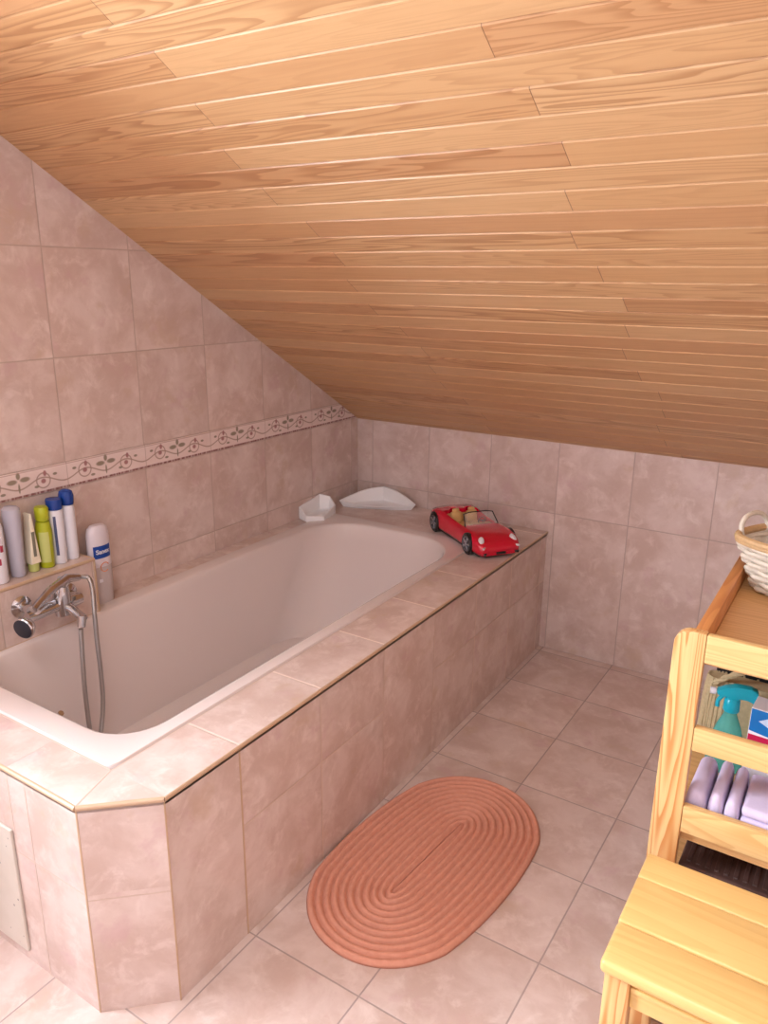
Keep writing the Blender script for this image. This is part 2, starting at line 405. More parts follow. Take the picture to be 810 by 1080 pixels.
strip(bm, (bx1+.003, by0, T), (bx1+.003, by1, T), .003, (0, 0, 1)); strip(bm, (0, by0-.003, T), (bx1, by0-.003, T), .003, (0, 0, 1))
strip(bm, (bx1+.003, by1, T), (bx1+.003, -.01, T), .003, (0, 0, 1))
cn = (.69, -.73, 0)
strip(bm, (XF, YF, .32), (W, YC, .32), .003, cn)
strip(bm, (.719, YF, 0), (.719, YF, T-.012), .003, (0, -1, 0)); strip(bm, (.651, YF, .395), (.651, YF, T-.012), .003, (0, -1, 0))
strip(bm, (.719, YF, .3343), (XF, YF, .3343), .003, (0, -1, 0)); strip(bm, (.651, YF, .3343), (.719, YF, .3343), .003, (0, -1, 0))
strip(bm, (0, YF, T-.04), (0.4, YF, T-.04), .002, (0, -1, 0))
obj('grout_line', bm, m_grout, sur)
bm = nb()
for y in (yA,): strip(bm, (W, y, 0), (W, y, T-.012), .005, (1, 0, 0), .001)
strip(bm, (XF, YF, 0), (XF, YF, T-.012), .004, (.37, -.93, 0), .001); strip(bm, (W, YC, 0), (W, YC, T-.012), .004, (.93, -.37, 0), .001)
ring = [(-.001, 0)]
e = .0022
tube(bm, [(0, YF-e+.002, T-.006), (XF, YF-e+.002, T-.006)], .0065, 10); tube(bm, [(XF, YF, T-.006), (W, YC, T-.006)], .0065, 10)
tube(bm, [(W, YC, T-.006), (W, -.001, T-.006)], .0062, 10)
obj('edge_trim', bm, m_trim, sur, smooth=True)
def speck():
    n = NT('speckled access panel'); o, p = n.pos()
    v = n.n('ShaderNodeTexVoronoi'); n.l(o, v.inputs['Vector']); v.inputs['Scale'].default_value = 55
    sp = n.n('ShaderNodeSeparateColor'); n.l(v.outputs['Color'], sp.inputs[0])
    m = n.math('MULTIPLY', n.ss(v.outputs['Distance'], .12, .2, 1., 0.), n.ss(sp.outputs[0], .62, .7))
    c = n.mix(n.noise(o, 9, 3), srgb((196, 186, 172)), srgb((222, 214, 204)))
    n.l(n.mix(m, c, srgb((126, 116, 112))), n.b.inputs['Base Color']); n.b.inputs['Roughness'].default_value = .35
    return n.m
bm = nb(); box(bm, (.31, YF-.008, .035), (.645, YF-.0005, .395), .002)
ap = obj('access_panel', bm, speck(), sur); ap['label'] = 'pale speckled access panel'
# boxed ledge behind the mixer
bm = nb(); LY0, LX, LZ = YF, .115, .765
box(bm, (0.0, LY0, T), (LX, -1.70, LZ), .001, 1)
m_led = tile('ledge tile', 1, 2, -2.036, .3, tw, 9, True, False)
obj('ledge', bm, m_led, sur)
bm = nb(); tube(bm, [(LX-.001, LY0, LZ-.004), (LX-.001, -1.70, LZ-.004)], .006, 8); tube(bm, [(LX-.001, -1.70, LZ-.004), (.004, -1.70, LZ-.004)], .006, 8); tube(bm, [(LX-.001, -1.70, LZ-.004), (LX-.001, -1.70, T)], .0045, 8)
strip(bm, (LX, LY0, T+.004), (LX, -1.7, T+.004), .007, (1, 0, 0), .001)
obj('ledge_trim', bm, m_trim, sur, smooth=True)

# ------------------------------------------------------------------ bathtub
m_tub = plain('cream enamel', (228, 215, 211), .12, coat=.4)
m_chrome = plain('chrome', (205, 205, 208), .12, 1)
m_dkgrey = plain('dark grey rubber', (42, 42, 52), .4)
tub = thing('bathtub', 'cream white enamel bathtub with rounded basin set into the tiled surround', 'bathtub', (.47, -1.25, .12))
rings = []
zr = T+.005
O = rrect(bx0+.001, bx1-.001, by0+.001, by1-.001, (.03,)*4, T-.03)
rings.append(O); rings.append(rrect(bx0+.001, bx1-.001, by0+.001, by1-.001, (.03,)*4, T+.001))
rings.append(rrect(bx0+.004, bx1-.004, by0+.004, by1-.004, (.028,)*4, zr))
ix0, ix1, iy0, iy1 = .135, .812, -2.168, -.395
rings.append(rrect(ix0-.012, ix1+.012, iy0-.012, iy1+.012, (.235, .235, .14, .14), zr))
rings.append(rrect(ix0-.004, ix1+.004, iy0-.004, iy1+.004, (.225, .225, .13, .13), zr-.003))
for k in range(15):
    t = k/14
    z = (zr-.010) + (.165-(zr-.010))*t
    a = t*.6; rd = (.22+.01*t, .22+.01*t, .125+.06*t, .125+.06*t)
    g = t**1.15
    rings.append(rrect(ix0+.075*g, ix1-.085*g, iy0+.09*g, iy1-.34*g, rd, z))
for k in range(1, 6):
    t = k/5; a = t*PI/2; q = .055
    rings.append(rrect(ix0+.075+q*math.sin(a)*1, ix1-.085-q*math.sin(a), iy0+.09+q*math.sin(a), iy1-.34-q*math.sin(a), (.20, .20, .16, .16), .165-.035*(1-math.cos(a))))
rings.append(rrect(.4, .5, -1.6, -1.1, (.04,)*4, .127))
bm = nb(); loft(bm, rings, False, True); obj('basin', bm, m_tub, tub, smooth=True)
bm = nb(); lathe(bm, [(.001, 0), (.018, 0), (.022, .004), (.022, .012), (.012, .017), (.001, .018)], 20, mat=Matrix.Translation((.50, iy0+.013, T-.055)) @ Matrix.Rotation(-PI/2, 4, 'X'))
tube(bm, [(.50, iy0+.02, T-.05), (.525, iy0+.026, T-.022)], .008, 10)
obj('overflow_knob', bm, m_chrome, tub, smooth=True)

# ------------------------------------------------------------------ mixer tap and hand shower
mx = thing('bath_mixer_tap', 'chrome wall mixer tap mounted on the tiled ledge above the bath', 'tap', (LX, -1.87, .68))
bm = nb()
tube(bm, [(.165, -1.985, .672), (.165, -1.96, .672), (.165, -1.90, .673), (.165, -1.83, .673), (.165, -1.80, .672)], [.017, .019, .016, .022, .019], 16)
tube(bm, [(.165, -1.865, .640), (.165, -1.865, .700), (.166, -1.863, .735)], [.024, .027, .022], 18)
tube(bm, [(.170, -1.86, .668), (.20, -1.857, .662), (.235, -1.855, .648), (.25, -1.855, .640)], [.017, .014, .013, .015], 14)
tube(bm, [(.246, -1.857, .652), (.249, -1.865, .618)], [.0145, .0125], 14)
obj('mixer_body', bm, m_chrome, mx, smooth=True)
for y in (-1.972, -1.812):
    bm = nb(); lathe(bm, [(.002, 0), (.032, 0), (.034, .004), (.020, .012), (.014, .014), (.014, .05)], 24, mat=Matrix.Translation((LX+.001, y, .692 if y < -1.9 else .68)) @ Matrix.Rotation(PI/2, 4, 'Y'))
    obj('wall_rosette', bm, m_chrome, mx, smooth=True)
bm = nb(); tube(bm, [(.170, -1.90, .69), (.195, -1.94, .705), (.215, -1.985, .705)], [.011, .009, .011], 12)
obj('lever', bm, m_chrome, mx, smooth=True)
bm = nb(); tube(bm, [(.166, -1.863, .73), (.175, -1.855, .755)], [.017, .021], 14); obj('shower_cradle', bm, m_chrome, mx, smooth=True)
hs = thing('hand_shower', 'chrome hand shower with dark face resting across the mixer tap', 'hand shower', (.18, -1.86, .76))
bm = nb()
tube(bm, [(.188, -1.815, .752), (.196, -1.86, .765), (.215, -1.93, .755), (.238, -1.99, .738), (.250, -2.015, .730)], [.012, .0145, .013, .011, .012], 14)
hd = Matrix.Translation((.262, -2.050, .694)) @ Vector((.25, -.80, -.10)).to_track_quat('-Z', 'Y').to_matrix().to_4x4() @ Matrix.Scale(.88, 4)
lathe(bm, [(.001, .026), (.012, .024), (.026, .012), (.036, -.006), (.0365, -.014), (.033, -.018)], 28, mat=hd)
obj('handle', bm, m_chrome, hs, smooth=True)
bm = nb(); lathe(bm, [(.001, -.0225), (.028, -.022), (.0335, -.0185), (.0335, -.016), (.001, -.014)], 28, mat=hd)
obj('spray_face', bm, m_dkgrey, hs, smooth=True)
def hosemat():
    n = NT('ribbed steel hose'); n.b.inputs['Metallic'].default_value = .9; n.b.inputs['Base Color'].default_value = srgb((176, 172, 170)); n.b.inputs['Roughness'].default_value = .28
    o, p = n.pos(); n.bump(n.math('SINE', n.math('MULTIPLY', p[2], 1400)), .6, .0006); return n.m
bm = nb()
tube(bm, [(.186, -1.802, .749), (.205, -1.79, .745), (.232, -1.80, .715), (.247, -1.812, .66), (.25, -1.816, .56), (.252, -1.816, .45), (.252, -1.82, .33), (.255, -1.84, .24),
          (.268, -1.86, .19), (.275, -1.885, .195), (.262, -1.885, .27), (.252, -1.88, .40), (.250, -1.874, .52), (.249, -1.868, .612)], .0072, 10, smooth=6)
obj('hose', bm, hosemat(), hs, smooth=True)

# ------------------------------------------------------------------ bottles on the ledge
def bottle(name, label, cat, loc, prof, sx, sy, mats, group=None, rot=0, n=28):
    """prof: list of (part, [(r,z)...], material index)"""
    t = thing(name, label, cat, loc, rot, group)
    for pn, pr, m in prof:
        bm = nb(); lathe(bm, pr, n, sx, sy); obj(pn, bm, mats[m], t, smooth=True, local=True)
    return t
m_blue = plain('blue plastic', (22, 62, 142), .25); m_white = plain('white plastic', (232, 230, 236), .3)
m_lime = plain('lime plastic', (176, 184, 36), .3); m_cream = plain('cream plastic', (238, 228, 204), .35)
m_lav = plain('cloudy grey plastic', (206, 202, 214), .25, trans=.25); m_limel = plain('pale lime plastic', (196, 202, 120), .3)
m_gl = plain('grey green print', (128, 124, 108), .5); m_red = plain('dark pink print', (170, 50, 74), .5); m_navy = plain('navy print', (74, 84, 120), .5)
LB = LZ+.0015; gl = 'toiletries on the ledge'
def rb(r_, h, sh=.012, top=None):
    top = top if top is not None else r_*.6
    return [(.001, 0), (r_*.92, 0), (r_, .004), (r_, h-sh), (r_*.9, h-sh*.4), (top, h), (.001, h)]
def decal(parent, name, mat, sx, sy, r_, z0, z1, a0, a1, off=.0006):
    """curved print on an oval bottle, between angles a0..a1"""
    bm = nb(); N = 10; rg = []
    for z in (z0, z1):
        rg.append([Vector(((r_+off)*math.cos(a0+(a1-a0)*k/N)*sx, (r_+off)*math.sin(a0+(a1-a0)*k/N)*sy, z)) for k in range(N+1)])
    rg2 = [[Vector((p.x*1.012, p.y*1.012, p.z)) for p in q] for q in rg]
    loft(bm, [rg[0], rg[1]], closed=False); loft(bm, [rg2[0], rg2[1]], closed=False)
    return obj(name, bm, mat, parent, local=True, smooth=True)
t = bottle('shampoo_bottle', 'white bottle printed with dark pink flowers at the left end of the ledge', 'bottle', (.055, -1.992, LB), [('body', [(.001, 0), (.9, 0), (1, .004), (1, .17), (.8, .19), (.5, .198), (.001, .198)], 0), ('cap', [(.001, .1985), (.52, .1985), (.55, .202), (.55, .225), (.001, .228)], 0)], .032, .026, [m_white], gl)
for k, (z, a) in enumerate(((.14, -.7), (.12, -.2), (.085, -.9), (.06, -.3), (.10, .1), (.04, -.7))):
    decal(t, 'print', m_red, .032, .026, 1, z, z+.02, a-.22, a+.16, .002)
t = bottle('shower_gel_bottle', 'cloudy translucent grey bottle between the floral bottle and the cream tube', 'bottle', (.055, -1.928, LB), [('body', [(.001, 0), (.75, 0), (.8, .004), (.82, .05), (.88, .12), (1, .20), (.95, .215), (.7, .221), (.001, .222)], 0)], .030, .026, [m_lav], gl)
t = bottle('lotion_tube', 'cream squeeze tube standing on a pale lime cap', 'tube', (.055, -1.876, LB), [('cap', [(.001, 0), (.78, 0), (.82, .004), (.82, .026), (.001, .0265)], 1)], .022, .020, [m_cream, m_limel], gl)
bm = nb(); loft(bm, [rrect(-.019+.002*k/6, .019-.002*k/6, -.017*(1-.82*(k/6)), .017*(1-.82*(k/6)), (.0028,)*4, .027+.16*k/6) for k in range(7)], True, True)
b_ = obj('tube_body', bm, m_cream, t, smooth=True, local=True)
bm = nb(); box(bm, (.0178, -.006, .05), (.0192, .004, .13)); obj('print', bm, m_gl, t, local=True)
t = bottle('shampoo_bottle', 'lime green bottle with pale oval label beside the cream tube', 'bottle', (.055, -1.828, LB), [('body', [(.001, 0), (.85, 0), (.9, .004), (.95, .06), (1, .12), (.8, .15), (.001, .152)], 0), ('cap', [(.001, .1525), (.72, .1525), (.82, .16), (.85, .192), (.7, .198), (.001, .198)], 0)], .028, .024, [m_lime], gl)
decal(t, 'label', m_limel, .028, .024, .97, .02, .12, -1.3, -.1, .04)
t = bottle('shampoo_bottle', 'white bottle with flat blue cap, second from the right on the ledge', 'bottle', (.055, -1.782, LB), [('body', [(.001, 0), (.88, 0), (.92, .004), (.96, .17), (.94, .178), (.001, .179)], 0), ('cap', [(.001, .1795), (.96, .1795), (.98, .183), (.98, .208), (.93, .213), (.001, .214)], 1)], .027, .0245, [m_white, m_blue], gl)
decal(t, 'print', m_navy, .027, .0245, .95, .03, .16, -.95, -.6, .02)
t = bottle('shampoo_bottle', 'white bottle with glossy domed blue cap at the right end of the ledge', 'bottle', (.052, -1.734, LB), [('body', [(.001, 0), (.88, 0), (.93, .004), (.93, .17), (.85, .182), (.001, .183)], 0), ('cap', [(.001, .1835), (.88, .1835), (.96, .188), (1.02, .212), (.86, .227), (.4, .233), (.001, .234)], 1)], .026, .022, [m_white, m_blue], gl)
# big clear gel bottle on the deck
m_clear = plain('clear gel bottle', (226, 212, 210), .18, trans=.25, ior=1.2); m_wclear = plain('milky bottle top', (226, 216, 222), .3)
sx_, sy_ = .026, .043
t = bottle('shower_gel_bottle', 'big pale shower gel bottle with blue label standing on the deck beside the ledge', 'bottle', (.052, -1.632, T+.001), [('body', [(.001, 0), (.88, 0), (.93, .004), (.98, .08), (1, .135), (.001, .1355)], 0), ('top', [(.001, .136), (1, .136), (1, .22), (.97, .25), (.86, .27), (.6, .28), (.001, .282)], 1)], sx_, sy_, [m_clear, m_wclear])
bm = nb(); bm2 = nb()
def curved_patch(bm, y0, y1, z0, z1, off, N=8):
    ps = []
    for k in range(N+1):
        y = y0+(y1-y0)*k/N; x = sx_*math.sqrt(max(0, 1-(y/sy_)**2))
        ps.append((x, y))
    a = [Vector((x+off, y, z0)) for x, y in ps]; b = [Vector((x+off, y, z1)) for x, y in ps]
    a2 = [Vector((x-.002, y, z0)) for x, y in ps]; b2 = [Vector((x-.002, y, z1)) for x, y in ps]
    loft(bm, [a2, a, b, b2], closed=False)
curved_patch(bm, -.034, .030, .168, .212, .0006); obj('label', bm, plain('blue label', (20, 68, 156), .3), t, local=True)
me = text_mesh('Sanex', .0215, bold=.0005); me.name = 'lettering'
for v in me.vertices:
    yy = v.co.x-.002; v.co = Vector((sx_*math.sqrt(max(0, 1-(yy/sy_)**2))+.0012+v.co.z, yy, .191+v.co.y))
me.materials.clear(); me.materials.append(m_white); lo = bpy.data.objects.new('lettering', me); COL.objects.link(lo); lo.parent = t
bm = nb(); c_ = []
for k in range(22):
    a = .4+k/21*5.0; y = .016*math.cos(a); z = .135+.016*math.sin(a); c_.append((sx_*math.sqrt(1-(y/sy_)**2)+.0008, y, z))
tube(bm, c_, .0016, 6); obj('swirl_mark', bm, plain('orange mark', (222, 140, 96), .5), t, local=True)
bm = nb(); curved_patch(bm, -.024, -.012, .082, .094, .0006); obj('mark', bm, m_white, t, local=True)

# ------------------------------------------------------------------ soap dish, corner tray
m_dish = plain('white glazed ceramic', (248, 246, 246), .25)
def dish(name, label, cat, loc, rot, outline, htops, fl, inset, base_in=0):
    """open dish: outline points, wall top height per point, floor height"""
    n = len(outline); c = Vector((sum(p[0] for p in outline)/n, sum(p[1] for p in outline)/n))
    def sc(p, d):
        v = Vector(p)-c; L = v.length; return c+v*((L-d)/L)
    bm = nb()
    def rg(d, zf): return [Vector((*sc(p, d), zf(i))) for i, p in enumerate(outline)]
    R = [rg(base_in+.004, lambda i: 0), rg(base_in, lambda i: .003), rg(0, lambda i: htops[i]-.002), rg(.001, lambda i: htops[i]), rg(inset-.001, lambda i: htops[i]), rg(inset, lambda i: htops[i]-.002), rg(inset+.006, lambda i: fl+.004), rg(inset+.014, lambda i: fl)]
    loft(bm, R, True, True)
    o = obj(name, bm, m_dish, smooth=True); o.location = loc; o.rotation_euler = (0, 0, rot)
    return tag(o, label, cat)
def dens(poly, hs_, k=5):
    out, h = [], []
    for i in range(len(poly)):
        a, b = Vector(poly[i]), Vector(poly[(i+1) % len(poly)]); ha, hb = hs_[i], hs_[(i+1) % len(poly)]
        for j in range(k): out.append(a.lerp(b, j/k)); h.append(ha+(hb-ha)*j/k)
    return out, h
po, ph = dens([(.003, -.49), (.062, -.515), (.122, -.455), (.095, -.325), (.045, -.30), (.003, -.33)], [.060, .030, .024, .045, .075, .088], 5)
dish('soap_dish', 'small white angular soap dish on the bath deck against the left wall', 'soap dish', (0, 0, T+.001), 0, po, ph, .012, .009)
tri = []; hh = []
A_, B_, C_ = Vector((.035, -.215)), Vector((.385, -.06)), Vector((.175, -.018))
for k in range(14):                              # bowed front
    t_ = k/14; p_ = A_.lerp(B_, t_); nrm = Vector((.155, -.35)).normalized()*.035*math.sin(PI*t_); tri.append(p_+nrm); hh.append(.020+.012*abs(2*t_-1)**3)
for k in range(8):
    t_ = k/8; p_ = B_.lerp(C_, t_); tri.append(p_+Vector((.0, .006))*math.sin(PI*t_)); hh.append(.032+.05*math.sin(PI/2*t_))
for k in range(8):
    t_ = k/8; p_ = C_.lerp(A_, t_); tri.append(p_+Vector((-.012, .012))*math.sin(PI*t_)); hh.append(.032+.05*math.cos(PI/2*t_))
dish('corner_tray', 'white curved corner tray on the deck at the far end of the bath', 'tray', (0, 0, T+.001), 0, tri, hh, .010, .012, .02)

# ------------------------------------------------------------------ toy car
m_carred = plain('glossy red car paint', (206, 10, 48), .2, coat=.6); m_tan = plain('tan seat plastic', (214, 172, 112), .5)
m_blk = plain('black plastic', (22, 20, 22), .4); m_rim = plain('silver wheel', (170, 172, 182), .25, .8); m_lens = plain('clear headlight', (225, 220, 224), .1, coat=.5)
car = thing('toy_car', 'glossy red toy convertible with tan seats parked on the bath corner', 'toy car', (.806, -.300, T+.001), math.radians(-36))
# stations x, half width, belt z, crown z, bottom z
ST = [(-.236, .066, .066, .069, .036), (-.230, .088, .080, .086, .024), (-.205, .098, .092, .101, .018), (-.160, .103, .099, .109, .016), (-.115, .102, .098, .109, .016),
      (-.085, .100, .094, .104, .016), (-.03, .098, .090, .096, .016), (.035, .098, .087, .093, .016), (.075, .099, .087, .094, .016), (.11, .101, .089, .094, .016),
      (.160, .104, .089, .092, .016), (.205, .102, .080, .084, .015), (.235, .097, .068, .073, .014), (.252, .090, .058, .062, .014), (.262, .078, .046, .050, .018)]
def sec(st, cock=False):
    x, w, zb, zc, z0 = st; y = [w*.86, w*.97, w, w*1.0, w*.985, w*.93, w*.80]; z = [z0, z0+.010, z0+.3*(zb-z0), z0+.62*(zb-z0), z0+.85*(zb-z0), zb-.001, zb+.4*(zc-zb)+.002]
    if cock: y += [w*.76, w*.74, w*.72]; z += [zb-.004, .06, .045]; zc2 = .045
    else: y += [w*.6, w*.4, w*.2]; z += [zb+.7*(zc-zb), zb+.9*(zc-zb), zb+.98*(zc-zb)]; zc2 = zc
    R_ = [Vector((x, -a, b)) for a, b in zip(y, z)]
    return R_+[Vector((x, 0, zc2))]+[Vector((x, a, b)) for a, b in reversed(list(zip(y, z)))]
bm = nb()
secs = []
for i, st in enumerate(ST):
    if st[0] == -.115: secs.append(sec(st)); s2 = list(st); s2[0] = -.110; secs.append(sec(s2, True))
    elif st[0] == .075: s2 = list(st); s2[0] = .070; secs.append(sec(s2, True)); secs.append(sec(st))
    elif -.115 < st[0] < .075: secs.append(sec(st, True))
    else: secs.append(sec(st))
loft(bm, secs, True, True)
body = obj('body', bm, m_carred, car, smooth=True, local=True)
bm = nb(); box(bm, (-.106, -.070, .046), (.066, .070, .049), .001, 1); box(bm, (.030, -.070, .049), (.066, .070, .086), .008); box(bm, (-.106, -.070, .049), (-.095, .070, .094), .004); box(bm, (-.09, -.012, .049), (.03, .012, .060), .003)
obj('interior', bm, m_tan, car, local=True)
for sy in (-1, 1):
    bm = nb(); box(bm, (-.066, sy*.038-.025, .049), (-.006, sy*.038+.025, .066), .006)
    t = bmesh.new(); box(t, (-.009, -.025, 0), (.009, .025, .052), .007); box(t, (-.008, -.016, .048), (.008, .016, .066), .007)
    merge(bm, t, 0, Matrix.Translation((-.066, sy*.038, .058)) @ Matrix.Rotation(math.radians(-14), 4, 'Y'))
    obj('seat', bm, m_tan, car, local=True, smooth=True)
bm = nb(); N = 20
for k in range(1):
    c0 = Vector((.022, .038, .090)); pts = []
    for j in range(N+1):
        a = j/N*2*PI; pts.append(c0+Vector((.006*math.sin(a), .017*math.cos(a), .016*math.sin(a))))
    tube(bm, pts, .0022, 6, cap=False); tube(bm, [c0+Vector((0, -.016, 0)), c0+Vector((0, .016, 0))], .002, 6); tube(bm, [c0, c0+Vector((.02, 0, -.008))], .003, 6)
obj('steering_wheel', bm, m_blk, car, local=True)
bm = nb(); tube(bm, [(.092, -.078, .094), (.055, -.069, .137), (.050, -.04, .141), (.050, .04, .141), (.055, .069, .137), (.092, .078, .094)], .0024, 8); obj('windscreen_frame', bm, m_blk, car, local=True)
bm = nb(); g = [(.091, -.077, .095), (.091, .077, .095), (.053, .067, .138), (.053, -.067, .138)]
loft(bm, [[Vector(p) for p in g], [Vector(p)+Vector((-.0008, 0, -.0008)) for p in g]], True, True)
m_ws = NT('clear windscreen'); m_ws.b.inputs['Alpha'].default_value = .13; m_ws.b.inputs['Roughness'].default_value = .08; m_ws.b.inputs['Base Color'].default_value = (.8, .8, .8, 1)
obj('windscreen', bm, m_ws.m, car, local=True)
for sy in (-1, 1):
    bm = nb(); tube(bm, [(-.113, sy*.052, .098), (-.108, sy*.050, .114), (-.108, sy*.026, .114), (-.113, sy*.024, .098)], .0045, 8)
    obj('roll_hoop', bm, m_carred, car, local=True, smooth=True)
for sy in (-1, 1):
    bm = nb(); mt = Matrix.Translation((.228, sy*.074, .073)) @ Euler((math.radians(-sy*18), math.radians(38), math.radians(sy*22))).to_matrix().to_4x4()
    lathe(bm, [(.001, .009), (.010, .008), (.018, .005), (.020, 0), (.018, -.008), (.001, -.008)], 20, .95, .62, mt); obj('headlight', bm, m_lens, car, local=True, smooth=True)
    bm = nb(); t = bmesh.new(); box(t, (-.004, -.016, -.004), (.004, .016, .005), .003); merge(bm, t, 0, Matrix.Translation((.2555, sy*.072, .050)) @ Matrix.Rotation(-sy*math.radians(42), 4, 'Z')); obj('indicator', bm, m_lens, car, local=True)
bm = nb()
t = bmesh.new(); box(t, (-.004, -.022, -.005), (.004, .022, .005), .002); merge(bm, t, 0, Matrix.Translation((.262, 0, .026))); obj('grille', bm, m_blk, car, local=True)
for sy in (-1, 1):
    bm = nb(); t = bmesh.new(); box(t, (-.004, -.018, -.005), (.004, .018, .005), .002); merge(bm, t, 0, Matrix.Translation((.2585, sy*.066, .026)) @ Matrix.Rotation(-sy*math.radians(42), 4, 'Z')); obj('air_intake', bm, m_blk, car, local=True)
bm = nb(); box(bm, (-.2, -.085, .008), (.23, .085, .020), .004); obj('underbody', bm, m_blk, car, local=True)
for wx in (-.16, .16):
    for sy in (-1, 1):
        R0 = Matrix.Translation((wx, sy*.1015, .0435)) @ Matrix.Rotation(-sy*PI/2, 4, 'X')
        bm = nb(); lathe(bm, [(.044, -.035), (.0465, -.001), (.0465, .0015), (.044, .0018)], 32, mat=R0); ar = obj('wheel_arch', bm, m_blk, car, local=True, smooth=True)
        R0 = R0 @ Matrix.Scale(1.11, 4)
        bm = nb(); lathe(bm, [(.020, -.026), (.034, -.026), (.0385, -.021), (.0385, .0), (.035, .0055), (.028, .006), (.024, .003)], 32, mat=R0); wh = obj('wheel', bm, m_blk, car, local=True, smooth=True)
        bm = nb(); lathe(bm, [(.001, -.008), (.022, -.008), (.0255, .005), (.0275, .0058), (.0275, .003)], 28, mat=R0)
        for k in range(5):
            t = bmesh.new(); box(t, (.004, -.0042, -.003), (.026, .0042, .006), .0015, 1); merge(bm, t, 0, R0 @ Matrix.Rotation(k*2*PI/5, 4, 'Z'))
        lathe(bm, [(.007, -.002), (.007, .007), (.001, .008)], 12, mat=R0); obj('wheel_rim', bm, m_rim, wh, local=True, smooth=True)

# ------------------------------------------------------------------ oval mat
def mat_mat():
    n = NT('coral braided cotton'); o, p = n.pos()
    c = n.mix(n.noise(o, 60, 3), srgb((212, 144, 120)), srgb((230, 168, 144)))
    n.l(c, n.b.inputs['Base Color']); n.b.inputs['Roughness'].default_value = .9
    n.bump(n.noise(o, 420, 2), .5, .002); return n.m
bm = nb(); hw, hl = .256, .430; NR = 11.5; SUB = 8; NS = 92; NT_ = 120
cmx, cmy, rot = 1.305, -1.512, .088
rg = []
for i in range(NS+1):
    t = i/(NS)                                # 0 centre .. 1 edge
    a = hw*t; core = (hl-hw)
    row = []
    z = .003+.014*abs(math.cos(PI*t*NR))**.7
    if i == NS: z = .0015
    for k in range(NT_):
        th = k/NT_*2*PI; cx_, sx1 = math.cos(th), math.sin(th)
        x1 = a*cx_; y1 = a*sx1+core*max(-1, min(1, sx1*2.2))          # straight sides, round ends
        ex = 2/2.25; x2 = a*math.copysign(abs(cx_)**ex, cx_); y2 = (a+core)*math.copysign(abs(sx1)**ex, sx1)
        x, y = .6*x1+.4*x2, .6*y1+.4*y2
        X = cmx+x*math.cos(rot)-y*math.sin(-rot)*-1*-1; Y = cmy+y*math.cos(rot)-x*math.sin(rot)
        zz = z
        if X < W+.004: zz += (W+.004-X)*.8; X = W+.004+(W+.004-X)*.05
        row.append(Vector((X, Y, zz)))
    rg.append(row)
loft(bm, rg, True, True)
tag(obj('bath_mat', bm, mat_mat(), smooth=False), 'coral oval braided bath mat with raised rings on the floor', 'bath mat')
for p_ in bpy.data.objects['bath_mat'].data.polygons: p_.use_smooth = True

# ------------------------------------------------------------------ pine shelf unit
pz = pine('pine upright grain', 2, rings=34, across=24, stretch=1.3, seed=1, base=(232, 194, 134), dark=(206, 134, 70), strength=.9); px = pine('pine rail grain', 0, seed=2, strength=.35); py_shaded = pine('pine side grain shaded', 1, seed=3, base=(216, 150, 92), dark=(184, 112, 62), strength=.5)  # side grain darker: shade on the inward rail faces put into the colour
pb = pine('pine board', 0, (222, 176, 118), (190, 134, 78), seed=5, strength=.4, knots=((.20, .16, .887, .012),))
pk = pine('knotty pine rail', 0, seed=6, strength=.5, knots=((.105, -.012, .505, .0105), (.040, -.012, .470, .0105)))
UX0, UX1, UY0, UY1 = 1.925, 2.625, -1.60, -.80
un = thing('shelf_unit', 'open pine shelf unit with railed top, standing behind the low stool', 'shelf unit', (UX0, UY0, 0))
def post_poly(x0, x1, ztop, left):
    r_ = .034; out = [(x0, 0), (x1, 0)]
    if left:
        out += [(x1, ztop)]; out += [(x0+r_-r_*math.sin(k/6*PI/2), ztop-r_+r_*math.cos(k/6*PI/2)) for k in range(7)]
    else:
        out += [(x1-r_+r_*math.cos(k/6*PI/2), ztop-r_+r_*math.sin(k/6*PI/2)) for k in range(7)]; out += [(x0, ztop)]
    return out
for x0, left in ((UX0, True), (UX1-.064, False)):
    for y in (UY0, UY1-.024):
        xa_, xb_ = (x0, x0+.064) if y == UY0 else ((x0+.031, x0+.064) if left else (x0, x0+.033))
        bm = nb(); prism(bm, post_poly(xa_, xb_, .952 if y == UY0 else .936, left) if y == UY0 else [(xa_, 0), (xb_, 0), (xb_, .936), (xa_, .936)], 1, y, y+.024, bev=.003, seg=2); obj('upright', bm, pz, un, smooth=True)
xa, xb = UX0+.0645, UX1-.0645
for y in (UY0+.001, UY1-.022):
    for z0, z1, m_ in ((.886, .950, px), (.674, .731, px), (.463, .531, pk)):
        bm = nb(); box(bm, (xa, y, z0), (xb, y+.020, z1), .003); obj('rail', bm, m_ if y < -1.2 else px, un, smooth=True)
for x in (UX0+.031, UX1-.057):
    bm = nb(); box(bm, (x, UY0+.0245, .845), (x+.026, UY1-.0245, .936), .003); obj('side_rail', bm, py_shaded, un, smooth=True)
bm = nb(); box(bm, (UX0+.0575, UY0+.0245, .873), (UX1-.0575, UY1-.0245, .887), .001, 1); obj('top_board', bm, pb, un)
for z in (.43, .145):
    bm = nb(); box(bm, (UX0+.003, UY0+.0245, z), (UX1-.003, UY1-.0245, z+.018), .001, 1); obj('shelf', bm, pb, un)
SZ = .4485; SZ2 = .1635

